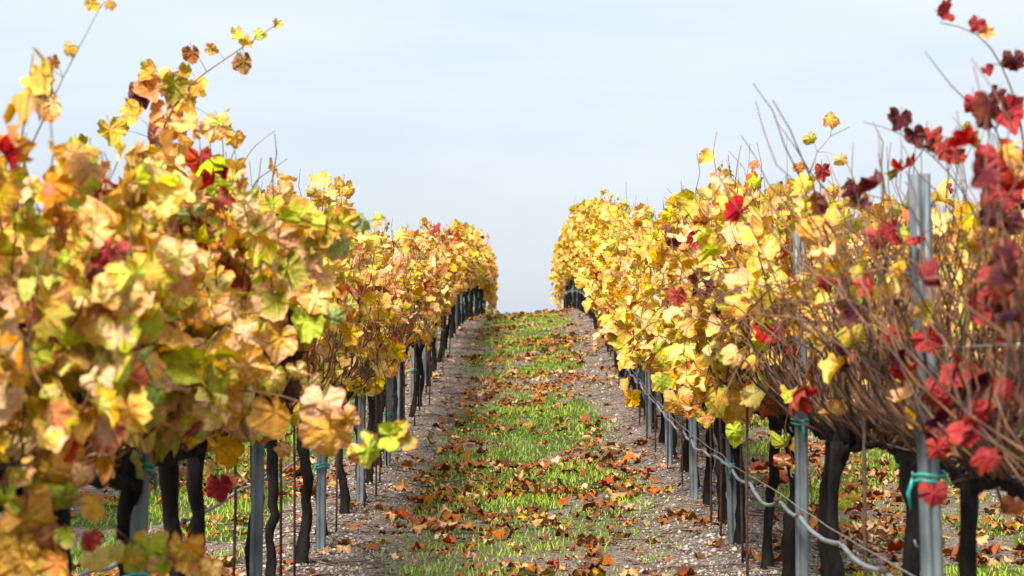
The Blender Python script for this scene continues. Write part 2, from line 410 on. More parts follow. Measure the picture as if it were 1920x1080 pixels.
def leaf_mass(name, shapes, pos, R, s, col, rnd, var, material):
    Vs = []; Fs = []; U = []; C = []; Rn = []; off = 0
    for k in range(NV):
        sel = np.where(var == k)[0]
        if not len(sel): continue
        v, f, u, _ = shapes[k]; nv = len(v)
        W = np.einsum('nij,vj->nvi', R[sel], v)*s[sel][:, None, None]+pos[sel][:, None, :]
        Vs.append(W.reshape(-1, 3)); Fs.append((f[None]+(np.arange(len(sel))*nv)[:, None, None]).reshape(-1, 3)+off)
        U.append(np.tile(u, (len(sel), 1))); C.append(np.repeat(np.c_[col[sel], np.ones(len(sel))], nv, axis=0)); Rn.append(np.repeat(rnd[sel], nv))
        off += len(sel)*nv
    return new_mesh(name, np.concatenate(Vs), np.concatenate(Fs), material, True,
                    {'luv': np.concatenate(U), 'col': np.concatenate(C), 'rnd': np.concatenate(Rn)})

# leaf colours (linear base colours)
YEL = (.68, .41, .030); PALE = (.80, .61, .25); GOLD = (.64, .32, .020); ORA = (.52, .17, .014); PEACH = (.76, .46, .27); PINK = (.56, .20, .14)
LIME = (.44, .50, .035); GREEN = (.11, .20, .02); OLIVE = (.25, .23, .02); RED = (.33, .006, .014); WINE = (.058, .004, .015); BROWN = (.22, .08, .016); SAGE = (.32, .36, .14)
PAL = {
 'left_near': [(YEL, 20), (PALE, 21), (GOLD, 12), (ORA, 7), (PEACH, 18), (PINK, 10), (LIME, 11), (GREEN, 3), (OLIVE, 2), (RED, 5), (WINE, 5), (SAGE, 4), (BROWN, 3)],
 'left_mid': [(YEL, 24), (PALE, 32), (GOLD, 10), (PEACH, 17), (ORA, 3), (PINK, 8), (LIME, 5), (RED, 5), (WINE, 2), (BROWN, 3)],
 'left_far': [(YEL, 34), (PALE, 28), (GOLD, 17), (PEACH, 9), (ORA, 4), (PINK, 2), (LIME, 4), (RED, 3), (WINE, 1)],
 'right_mid': [(YEL, 38), (PALE, 28), (GOLD, 9), (PEACH, 10), (ORA, 3), (LIME, 11), (PINK, 4), (RED, 1), (WINE, 1), (OLIVE, 1)],
 'right_far': [(YEL, 42), (PALE, 24), (GOLD, 17), (PEACH, 6), (ORA, 3), (LIME, 8), (RED, 1), (WINE, 1)],
 'right_bare': [(YEL, 22), (PALE, 20), (GOLD, 14), (PEACH, 14), (LIME, 10), (RED, 9), (WINE, 8)],
 'red': [(RED, 36), (WINE, 58), (ORA, 3), (YEL, 3)],
 'beyond': [(YEL, 36), (GOLD, 26), (PALE, 16), (LIME, 10), (ORA, 8), (RED, 2)],
}
def pick_cols(pal, n):
    c = np.array([p[0] for p in PAL[pal]]); w = np.array([p[1] for p in PAL[pal]], float)
    i = rng.choice(len(c), n, p=w/w.sum())
    j = rng.choice(len(c), n, p=w/w.sum())
    t = rng.random((n, 1))**3*.6
    out = c[i]*(1-t)+c[j]*t
    return np.clip(out*(1+rng.normal(0, .10, (n, 1)))*(1+rng.normal(0, .05, (n, 3))), .004, .93)

def frames(tip, nor):
    tip = tip/np.linalg.norm(tip, axis=1, keepdims=True)
    nor = nor-tip*np.sum(nor*tip, axis=1, keepdims=True); nor /= np.linalg.norm(nor, axis=1, keepdims=True)+1e-9
    xx = np.cross(tip, nor)
    return np.stack([xx, tip, nor], axis=2)     # columns: local x, y (tip), z (normal)

# ------------------------------------------------------------------ vines
NP = 13
class Vine: pass
CORD = .74
def cane_paths(v, n, amax, hmin, hmax, droop=.3, lean=0.):
    """canes rise from the cordon, bow outwards and then up; world coordinates (n,NP,3)"""
    t = np.linspace(0, 1, NP)[None]
    y0 = rng.uniform(-v.half, v.half, (n, 1))
    side = np.where(rng.random((n, 1)) < .5+.16*(-np.sign(v.x) if v.main else 0), 1., -1.)
    a = amax*rng.random((n, 1))**.75
    h = rng.uniform(hmin, hmax, (n, 1))
    bow = np.sin(np.clip(t*rng.uniform(1.0, 1.9, (n, 1)), 0, 1)*math.pi/2)**.9
    lat = side*a*bow+lean*t**1.5
    z = h*t**.92
    dr = rng.random((n, 1)) < droop
    amt = np.where(dr, rng.uniform(.25, .8, (n, 1)), 0)
    tt = np.clip((t-.5)/.5, 0, 1)
    z = z-amt*h*tt**1.7*1.15-v.hang*np.sign(amt)*tt**1.3*rng.random((n, 1))
    lat = lat+side*amt*v.spread*tt
    # curved start: the spur leaves the cordon sideways
    lat = lat+side*.04*np.sin(np.clip(t*3, 0, 1)*math.pi)
    yy = y0+rng.normal(0, v.ydr, (n, 1))*t+rng.normal(0, .10, (n, 1))*np.sin(t*math.pi)
    wob = lambda: np.cumsum(rng.normal(0, v.wob, (n, NP)), axis=1)
    xw = v.x+lat+wob(); yw = v.y+yy+wob(); zw = v.z+CORD+.03+z+wob()*.6
    pts = np.stack([xw, yw, zw], -1)
    if v.row == 'right' and v.y < 10:
        pxx = VPX+FPX*pts[:, 4:, 0]/pts[:, 4:, 1]; lo_, hi_, yy_ = (1732, 1790, 6.45) if v.y < 7.2 else (1490, 1545, 9.6)
        hide = ((pxx > lo_) & (pxx < hi_) & (pts[:, 4:, 1] < yy_)).any(axis=1) & (rng.random(n) < .55)
        pts = pts[~hide]; n = len(pts)
    pts[:, :, 2] = np.maximum(pts[:, :, 2], v.z+v.floor+rng.random((n, 1))*.1)
    return pts
def add_leaves(v, pts, pal, prob, size, zlo=0.0, zbias=None, skip=0.):
    """leaves at the nodes of canes"""
    n = len(pts)
    per = 15 if v.style != 'left_near' else 19
    tt = np.linspace(.08+skip, .995, per)[None]+rng.normal(0, .015, (n, per))
    tt = np.clip(tt, 0, .999)*(NP-1)
    i = np.floor(tt).astype(int); f = (tt-i)[..., None]
    ci = np.arange(n)[:, None]
    node = pts[ci, i]*(1-f)+pts[ci, i+1]*f
    cl = np.clip((n4.fbm(node[..., 1]*2.6+node[..., 0]*3, node[..., 2]*3.1+v.x*5, 2)-.35)*5.2, .08, 1.2)
    keep = rng.random((n, per)) < prob*cl*(zbias(node[..., 2]-v.z) if zbias else 1.)
    if v.style == 'left_near': keep &= (node[..., 2]-v.z > .93) | (rng.random((n, per)) < .12)
    cid = np.broadcast_to(ci, (n, per))[keep]; nd = node[keep]
    m = len(nd)
    if not m: return
    out = np.stack([nd[:, 0]-v.x, rng.normal(0, .25, m), 0*nd[:, 0]], -1)
    out /= np.linalg.norm(out, axis=1, keepdims=True)+.05
    tip = np.array([0, 0, -1.])*rng.uniform(.1, 1.2, (m, 1))+out*.45+rng.normal(0, .55, (m, 3))
    nor = out*.55+np.array([0, -.32, .55])+rng.normal(0, .55, (m, 3))
    R = frames(tip, nor)
    s = size*np.clip(rng.lognormal(-.03, .30, m), .4, 1.6)
    s = np.minimum(s, (86 if v.x < 0 else 62 if v.y < 10 else 200)*nd[:, 1]/FPX/1.1)
    var = rng.integers(0, NV, m)
    pe = np.array([HI[k][3] for k in range(NV)])[var]
    pos = nd-np.einsum('nij,nj->ni', R, pe)*s[:, None]
    v.lp.append(pos); v.lR.append(R); v.ls.append(s); cc = pick_cols(pal, m); cn = pick_cols(pal, n)[cid]; same = (rng.random((m, 1)) < .5); v.lc.append(np.clip(np.where(same, cn*(1+rng.normal(0, .07, (m, 1))), cc)*v.tint, .003, .93)); v.lv.append(var); v.lcane.append(cid+v.ncanes_before)
def add_canes(v, pts, r0=.0048):
    v.ncanes_before = sum(len(c) for c in v.canes)
    v.canes.append(pts)
    tap = np.linspace(1, .28, NP)[None]*rng.uniform(.75, 1.25, (len(pts), 1))*r0
    v.crad.append(tap)

def make_vine(x, y, row, style, main=True):
    v = Vine(); v.x = x+rng.normal(0, .025); v.y = y; v.z = float(gz(v.x, y)); v.row = row; v.style = style; v.main = main
    v.half = .68; v.wob = .017 if style in ('red', 'right_bare') else .016; v.hang = 0.; v.ydr = .22; v.spread = .2 if style == 'left_near' else .16; v.floor = .74 if style == 'left_near' else .62; v.canes = []; v.crad = []; v.lp = []; v.lR = []; v.ls = []; v.lc = []; v.lv = []; v.lcane = []; v.seed = rng.integers(1e9)
    hf = rng.uniform(.90, 1.08); dens = rng.uniform(.62, 1.08) if y > 10 else 1.; v.tint = np.clip(1+rng.normal(0, .05, 3)*np.array([.6, 1.2, 1]), .85, 1.12)
    S = style
    def grp(n, amax, h0, h1, droop, pal, prob, size, zb=None, r0=.0048, lean=0., skip=0.):
        p = cane_paths(v, n, amax, h0*hf, h1*hf, droop, lean); add_canes(v, p, r0); add_leaves(v, p, pal, prob*dens, size, zbias=zb, skip=skip)
    up = lambda a, b, lo: (lambda z: np.clip((z-a)/(b-a), lo, 1))
    if S == 'left_near':
        k_ = .96 if y < 6.2 else 1.
        grp(40, .27, .64*k_, .92*k_, .25, 'left_near', .84, .094)
        grp(10, .33, .35, .8*k_, .3, 'left_near', .84, .096)
        grp(6, .20, .88*k_, 1.05*k_, .1, 'left_near', .45, .09)
    elif S == 'left_mid':
        grp(64, .25, .70, 1.0, .15, 'left_mid', .45, .092, up(1.02, 1.5, .14))
        grp(18, .30, .5, .85, .25, 'left_mid', .45, .092, up(.8, 1.4, .25))
        grp(6, .18, .95, 1.15, .1, 'left_mid', .45, .085)
    elif S == 'left_far':
        grp(40, .19, .70, 1.0, .15, 'left_far', .86, .098)
        grp(18, .22, .4, .85, .3, 'left_far', .80, .098)
        if y > 63: v.floor = .1; v.hang = 1.15; grp(22, .22, .4, .6, 1., 'left_far', .9, .10)
    elif S == 'right_mid':
        k_ = .86 if y < 12 else .94 if y < 15 else 1.05
        grp(46, .28, .72*k_, 1.14*k_, .18, 'right_mid', .90, .098)
        grp(24, .34, .4, .9, .35, 'right_mid', .90, .100)
        grp(9, .20, 1.0*k_, 1.3*k_, .1, 'right_mid', .50, .088)
    elif S == 'right_far':
        grp(42, .21, .80, 1.22, .15, 'right_far', .90, .100)
        grp(20, .25, .4, .95, .35, 'right_far', .86, .100)
        if y > 66: v.floor = .1; v.hang = 1.15; grp(20, .22, .4, .6, 1., 'right_far', .9, .10)
    elif S == 'right_bare':
        pb = .34 if y > 8 else .12
        v.ydr = .36
        grp(50, .24, .50, .86, .2, 'right_bare', pb, .095, up(1.08, 1.5, .07), .0044)
        grp(24, .30, .62, .92, .45, 'right_bare', pb, .095, up(1.08, 1.5, .07), .0046, lean=-.30)
        grp(18, .30, .7, 1.05, 1.0, 'right_bare', .03, .09, None, .0040)
    elif S == 'red':
        v.ydr = .36
        grp(52, .24, .5, .92, .2, 'red', .13, .082, None, .0044)
        grp(14, .28, .62, .85, .5, 'red', .12, .082, None, .0044, lean=-.22)
        grp(20, .28, .7, 1.0, 1.0, 'red', .14, .08, None, .0040)
    elif S == 'beyond':
        grp(32, .30, .75, 1.2, .2, 'beyond', .74, .125)
        grp(10, .34, .4, .9, .35, 'beyond', .7, .125)
    return v

vines = []
LZ = [5.75, 6.85, 8.0, 9.05, 10.0, 11.1, 12.1, 13.65, 15.2, 16.35, 17.5]
while LZ[-1] < 69: LZ.append(LZ[-1]+1.32+rng.normal(0, .05))
RZ = [5.6, 6.5, 7.45, 8.45, 9.35, 10.5, 11.45, 12.65, 13.9, 15.15, 16.4]
while RZ[-1] < 71: RZ.append(RZ[-1]+1.32+rng.normal(0, .05))
for y in LZ: vines.append(make_vine(-ROWX, y, 'left', 'left_near' if y < 9.4 else 'left_mid' if y < 34 else 'left_far'))
for y in RZ: vines.append(make_vine(ROWX, y, 'right', 'red' if y < 6 else 'right_bare' if y < 10 else 'right_mid' if y < 34 else 'right_far'))
for sgn, nm in ((-1, 'beyond_left'), (1, 'beyond_right')):
    y = 12.0
    while y < 44: vines.append(make_vine(sgn*3*ROWX, y, nm, 'beyond', False)); y += 1.36

# ---- shoots and leaves that stand out singly in the photograph
def nearest_vine(row, y): return min((v for v in vines if v.row == row), key=lambda v: abs(v.y-y))
def resample(pts, n=NP):
    pts = np.array(pts); d = np.r_[0, np.cumsum(np.linalg.norm(np.diff(pts, axis=0), axis=1))]
    t = np.linspace(0, d[-1], n)
    q = np.stack([np.interp(t, d, pts[:, k]) for k in range(3)], -1)
    q[1:-1] = q[1:-1]*.5+.25*(q[:-2]+q[2:]); return q
def shoot(row, Y, pix, r0=.0042, leaves=()):
    """pix: photo points along the shoot (px,py[,Y]); leaves: (px,py,width_px,colour,spin)"""
    v = nearest_vine(row, Y)
    p = resample([P(q[0], q[1], q[2] if len(q) > 2 else Y) for q in pix])
    add_canes(v, p[None], r0); stalks = []
    for (px, py, w, c, spin) in leaves:
        tgt = P(px, py, Y); s = w*Y/FPX/1.12
        k = int(np.argmin(np.linalg.norm(p-tgt, axis=1))); nd = p[k]
        tip = np.array([[math.sin(spin), rng.normal(0, .25), -math.cos(spin)]])
        nor = np.array([[rng.normal(0, .3), -1, rng.normal(.3, .25)]])
        R = frames(tip, nor); var = np.array([rng.integers(0, NV)])
        pos = tgt-R[0][:, 1]*s*.25
        if .02 < np.linalg.norm(nd-pos) < .22: stalks.append(resample([nd, (nd+pos)/2+np.array([0, 0, .012]), pos]))
        v.lp.append(pos[None]); v.lR.append(R); v.ls.append(np.array([s])); v.lv.append(var); v.lcane.append(np.array([v.ncanes_before]))
        v.lc.append(np.clip(np.array([c])*(1+rng.normal(0, .08, (1, 3))), .004, .95))
    if stalks: add_canes(v, np.array(stalks), .0014)
# left: tall shoots against the sky
shoot('left', 6.3, [(25, 420), (40, 300), (75, 230), (110, 150), (145, 85), (182, 12)], .0042,
      [(172, 8, 34, YEL, .6), (198, 6, 26, GOLD, -.8), (120, 95, 34, GOLD, -.5), (98, 118, 30, BROWN, .4), (85, 140, 44, LIME, .9), (70, 180, 58, SAGE, .2), (95, 205, 62, PEACH, -.2)])
shoot('left', 8.0, [(250, 420), (300, 240), (345, 160), (400, 122), (450, 88), (495, 58), (520, 40)], .0040,
      [(360, 105, 42, BROWN, .2), (398, 92, 30, GOLD, 1.2), (455, 122, 46, BROWN, .1), (440, 68, 34, LIME, -1.0), (462, 80, 34, YEL, .7), (488, 60, 28, LIME, 1.4), (515, 45, 22, LIME, -.4),
       (372, 165, 48, GOLD, .5), (320, 170, 70, OLIVE, -.3), (300, 160, 60, GOLD, .3), (262, 180, 64, WINE, .2), (345, 140, 36, ORA, .9), (310, 225, 74, PEACH, 0), (245, 225, 60, GOLD, -.7),
       (280, 175, 58, ORA, .5), (335, 195, 60, YEL, -.4), (350, 240, 66, PALE, .3), (395, 250, 62, PEACH, -.3), (415, 235, 46, LIME, .6), (290, 270, 70, PINK, .2), (275, 140, 50, GOLD, -1.0), (330, 255, 60, GOLD, .5), (205, 255, 60, GOLD, .2), (440, 265, 40, YEL, .1)])
shoot('left', 8.0, [(345, 150), (358, 180), (362, 210), (372, 236)], .0022)
shoot('left', 9.0, [(440, 400), (455, 300), (480, 268), (515, 243)], .0035)
shoot('left', 9.0, [(450, 400), (480, 335), (510, 316), (537, 297)], .0035)
shoot('left', 12.5, [(545, 420), (590, 385), (630, 370), (660, 345)], .0035, [(578, 362, 30, PEACH, .2), (600, 380, 38, GOLD, -.4), (622, 366, 34, PALE, .6), (655, 362, 32, YEL, .1), (640, 385, 30, PEACH, -.3)])
# left: shoots that hang into the path
shoot('left', 7.0, [(420, 520, 7.4), (500, 430), (560, 420), (630, 425), (690, 412), (715, 410)], .0040,
      [(690, 415, 52, SAGE, 1.2), (655, 425, 70, LIME, 1.0), (712, 408, 30, LIME, 1.6), (610, 440, 80, OLIVE, .2), (650, 470, 60, SAGE, .5), (560, 430, 88, LIME, -.6), (590, 480, 90, OLIVE, .3), (520, 470, 95, PEACH, 0), (545, 520, 90, OLIVE, .4), (480, 420, 80, GOLD, .2)])
shoot('left', 6.8, [(300, 640, 7.2), (400, 600), (500, 580), (570, 590), (640, 600)], .0040,
      [(635, 600, 60, SAGE, .9), (600, 570, 70, PALE, .6), (570, 620, 80, LIME, 0), (520, 580, 95, OLIVE, .2), (450, 600, 90, GOLD, .1), (400, 595, 70, GOLD, -.3), (470, 650, 90, OLIVE, .3), (520, 650, 85, GOLD, -.2), (430, 540, 80, OLIVE, .4)])
shoot('left', 6.4, [(200, 700, 6.8), (330, 727), (430, 730), (520, 735), (590, 760), (660, 800), (720, 835), (765, 815)], .0042,
      [(745, 815, 62, LIME, 1.6), (770, 830, 40, SAGE, 1.9), (755, 800, 40, LIME, 2.4), (705, 850, 75, LIME, .9), (680, 860, 50, YEL, .2), (620, 830, 112, GOLD, .1), (600, 770, 85, PEACH, -.2), (655, 795, 60, ORA, .4), (520, 790, 90, GOLD, .2),
       (470, 700, 80, PEACH, .3), (510, 715, 60, PALE, -.2), (405, 680, 96, PALE, .3), (370, 690, 80, PEACH, -.5), (350, 760, 100, GOLD, .1), (420, 770, 84, GOLD, -.2), (300, 690, 70, YEL, .2), (560, 705, 46, PALE, .2)])
shoot('left', 5.35, [(60, 620, 5.7), (80, 700), (95, 790), (110, 880)], .0045,
      [(95, 770, 128, YEL, .3), (90, 905, 122, YEL, -.2), (130, 690, 110, GOLD, .4), (190, 700, 110, OLIVE, .1), (130, 610, 110, PALE, -.4), (250, 790, 105, GOLD, .3), (200, 820, 90, PEACH, -.3), (180, 735, 70, LIME, .2),
       (210, 550, 100, WINE, .1), (190, 490, 90, RED, -.5), (290, 520, 110, YEL, .3), (110, 525, 100, LIME, .2), (330, 500, 90, PALE, -.2), (270, 620, 90, LIME, .2), (30, 850, 90, GOLD, .1), (20, 560, 80, PEACH, .2)])
shoot('left', 5.3, [(90, 800, 5.6), (60, 900), (40, 1000), (30, 1075)], .0045,
      [(60, 990, 110, GOLD, .2), (25, 1040, 110, YEL, -.2), (85, 1040, 90, BROWN, .3), (15, 950, 90, LIME, 0), (130, 1010, 50, LIME, .2), (180, 960, 60, GOLD, .2), (110, 1070, 80, ORA, 0), (60, 840, 85, PALE, .3), (20, 890, 90, YEL, -.3), (125, 850, 80, GOLD, .2), (75, 955, 80, YEL, .5), (150, 900, 70, PALE, -.2), (10, 1010, 80, PEACH, .1), (45, 1070, 90, GOLD, 0), (130, 945, 60, OLIVE, .3), (170, 1020, 50, RED, .2), (30, 790, 80, LIME, .2), (160, 810, 80, YEL, -.4)])
shoot('left', 5.7, [(150, 930, 6.2), (240, 1010), (310, 1045), (375, 1060)], .0040,
      [(285, 1050, 90, LIME, .1), (340, 1050, 90, YEL, -.1), (375, 1065, 60, PALE, .3), (255, 1060, 70, YEL, .2), (180, 1060, 60, PALE, 0), (310, 1075, 70, LIME, .2), (225, 1040, 50, PALE, .4), (360, 1035, 50, YEL, .2), (395, 1075, 50, PALE, -.2)])
shoot('left', 9.2, [(395, 800), (405, 850), (412, 900), (410, 930)], .0028,
      [(415, 920, 60, RED, .1), (430, 905, 34, PINK, -.4), (395, 885, 36, PALE, .5), (425, 855, 42, PALE, .2), (360, 840, 40, LIME, 0), (535, 845, 34, PEACH, .8)])
# right: the red vine at the edge of the frame and its long shoots
RW = [(1775, 32, 52, RED, 1.2), (1830, 48, 36, RED, -.5), (1858, 60, 34, PINK, 1.0), (1905, 122, 50, WINE, .1), (1855, 135, 26, RED, .5)]
shoot('right', 6.0, [(1930, 420), (1925, 300), (1915, 220), (1895, 150), (1868, 95), (1835, 55), (1765, 40)], .0040, RW)
shoot('right', 6.0, [(1935, 520), (1915, 400), (1890, 300), (1865, 220), (1810, 190), (1770, 140), (1737, 95)], .0034,
      [(1830, 200, 54, RED, .2), (1868, 185, 44, WINE, -.3), (1890, 230, 80, RED, .4), (1850, 235, 50, WINE, .1), (1895, 205, 50, WINE, -.4)])
shoot('right', 6.2, [(1900, 560), (1840, 420), (1790, 330), (1720, 265), (1660, 235), (1620, 228)], .0034,
      [(1685, 232, 50, WINE, -.3), (1720, 262, 50, WINE, .3), (1745, 262, 44, RED, -.2), (1775, 290, 56, RED, .2), (1750, 285, 40, WINE, .8), (1790, 300, 40, RED, 0)])
shoot('right', 5.7, [(1960, 700), (1930, 560), (1905, 430), (1895, 330)], .0045,
      [(1885, 320, 110, RED, .3), (1870, 285, 80, YEL, -1.2), (1880, 375, 80, RED, .1), (1860, 340, 70, RED, -.6), (1905, 340, 60, ORA, .2), (1900, 430, 60, WINE, .3), (1880, 480, 64, RED, -.2), (1905, 520, 70, PINK, .1), (1835, 590, 80, RED, .2),
       (1890, 610, 80, WINE, -.3), (1870, 560, 80, WINE, .7), (1905, 560, 70, PINK, -.2), (1920, 690, 60, RED, 0), (1860, 410, 50, WINE, .3)])
shoot('right', 6.1, [(1880, 960), (1850, 860), (1800, 780), (1760, 700)], .0040,
      [(1772, 755, 76, RED, 0), (1760, 850, 54, RED, .3), (1745, 932, 60, RED, -.2), (1835, 800, 50, RED, .4), (1870, 820, 66, WINE, .2), (1810, 825, 40, PINK, .1), (1900, 915, 66, WINE, -.3), (1885, 790, 60, WINE, .5), (1905, 850, 50, RED, .1), (1905, 960, 60, PINK, .2)])
shoot('right', 7.3, [(1740, 960), (1720, 860), (1690, 760), (1640, 680)], .0040,
      [(1710, 708, 54, RED, .2), (1645, 690, 60, WINE, .8), (1620, 650, 40, PINK, 1.0), (1660, 705, 44, WINE, -.4), (1605, 522, 46, RED, .2), (1540, 528, 52, RED, -.2), (1650, 455, 58, RED, .3), (1625, 560, 40, WINE, .1), (1690, 590, 84, YEL, .1), (1590, 665, 40, PINK, .2)])
shoot('right', 8.6, [(1530, 700), (1505, 560), (1500, 440), (1515, 330), (1535, 270), (1560, 245), (1595, 237)], .0032,
      [(1555, 225, 36, GOLD, -1.0), (1525, 265, 30, LIME, .6), (1543, 328, 40, RED, .1), (1580, 305, 30, PALE, .3), (1500, 318, 26, ORA, .2)])
shoot('right', 10.0, [(1500, 560), (1480, 420), (1477, 330), (1476, 255)], .0024)
shoot('right', 12.5, [(1330, 520), (1310, 430), (1285, 390), (1250, 352)], .0036)
shoot('right', 8.2, [(1760, 700), (1745, 560), (1700, 440), (1620, 390), (1540, 350)], .0045)
shoot('right', 8.2, [(1740, 760), (1720, 600), (1640, 470), (1560, 400), (1480, 380)], .0045)
shoot('right', 7.4, [(1860, 760), (1840, 600), (1790, 450), (1700, 380), (1600, 360)], .0048)
# lower fringe of the yellow vines, pink leaf near the third post
shoot('right', 11.0, [(1370, 700), (1330, 740), (1290, 760), (1265, 770)], .0032,
      [(1275, 765, 62, GOLD, .2), (1290, 770, 46, ORA, -.2), (1245, 725, 46, LIME, .3), (1325, 790, 40, PINK, .1), (1375, 825, 40, LIME, 0), (1240, 690, 40, LIME, -.2)])
shoot('right', 9.6, [(1480, 760), (1470, 800), (1480, 850), (1495, 880)], .0032,
      [(1470, 840, 44, LIME, .2), (1495, 838, 36, YEL, -.3), (1468, 872, 36, PEACH, .1), (1380, 815, 46, LIME, .3), (1492, 885, 24, GOLD, 0), (1580, 945, 28, LIME, .3), (1600, 935, 26, YEL, -.4)])

for v in vines:
    v.canes = np.concatenate(v.canes); v.crad = np.concatenate(v.crad)
    v.lp = np.concatenate(v.lp); v.lR = np.concatenate(v.lR); v.ls = np.concatenate(v.ls); v.lc = np.concatenate(v.lc); v.lv = np.concatenate(v.lv); v.lcane = np.concatenate(v.lcane)
    v.rnd = rng.random(len(v.lp))

# ---- which leaves show large enough to be pieces of their own: a coarse depth-sorted stamp of all leaves
def visible_counts():
    W_, H_ = 640, 360; k = W_/1920
    pos = np.concatenate([v.lp+v.lR[:, :, 1]*(v.ls*.22)[:, None] for v in vines]); s = np.concatenate([v.ls for v in vines])
    fore = np.concatenate([np.maximum(np.abs(v.lR[:, 1, 2]), .3) for v in vines])
    px = (VPX+FPX*pos[:, 0]/pos[:, 1])*k; py = (HORY-FPX*(pos[:, 2]-EYE)/pos[:, 1])*k; rad = s*.5*FPX/pos[:, 1]*k*np.sqrt(fore)
    buf = np.full((H_, W_), -1, np.int32)
    for i in np.argsort(-pos[:, 1]):
        r = rad[i]*.8; x0 = max(int(px[i]-r), 0); x1 = min(int(px[i]+r)+1, W_); y0 = max(int(py[i]-r), 0); y1 = min(int(py[i]+r)+1, H_)
        if x1 > x0 and y1 > y0: buf[y0:y1, x0:x1] = i
    c = np.bincount(buf[buf >= 0].ravel(), minlength=len(pos))
    return c, rad/k*2
cnt, dia = visible_counts()
off = 0; cand = []
for v in vines:
    n = len(v.lp); c = cnt[off:off+n].copy(); c[dia[off:off+n] < 13] = 0; off += n
    if not v.main or v.y > 40: c[:] = 0
    o = np.argsort(-c)[:295]; v.show = o[c[o] >= 5]
    v.seen = c
print('VINES', len(vines), 'leaves', off, 'leaf objects', sum(len(v.show) for v in vines))

# ---- build the vines
ORD = 'first second third fourth fifth sixth seventh eighth ninth tenth eleventh twelfth thirteenth fourteenth fifteenth sixteenth seventeenth eighteenth nineteenth twentieth'.split()
def ordinal(i):                  # 0-based
    if i < 20: return ORD[i]
    tens = {2: 'twenty', 3: 'thirty', 4: 'forty', 5: 'fifty'}[(i+1)//10]
    return tens+'-'+ORD[(i+1) % 10-1] if (i+1) % 10 else {30: 'thirtieth', 40: 'fortieth', 50: 'fiftieth', 60: 'sixtieth'}[i+1]
LOOK = {'left_near': 'multicoloured sprawling vine', 'left_mid': 'pale yellow vine', 'left_far': 'golden-leaved vine',
        'right_mid': 'leafy golden yellow vine', 'right_far': 'dense golden vine', 'right_bare': 'nearly bare brown-caned vine', 'red': 'sparse dark red vine', 'beyond': 'yellow vine'}
def gnarl(p, r, ns, amp, seed):
    q = np.random.default_rng(seed)
    V, F = tubes(p, r, ns)
    c = np.repeat(p, ns, axis=0); d = V-c
    a = np.tile(np.arange(ns), len(p)); ring = np.repeat(np.arange(len(p)), ns)
    ph = q.uniform(0, 6, 3)
    k = 1+amp*(np.sin(a*2*math.pi/ns*2+ph[0]+ring*.5)*.5+np.sin(a*2*math.pi/ns*3+ph[1]-ring*.8)*.4)+q.normal(0, amp*.5, len(a))
    return c+d*k[:, None], F
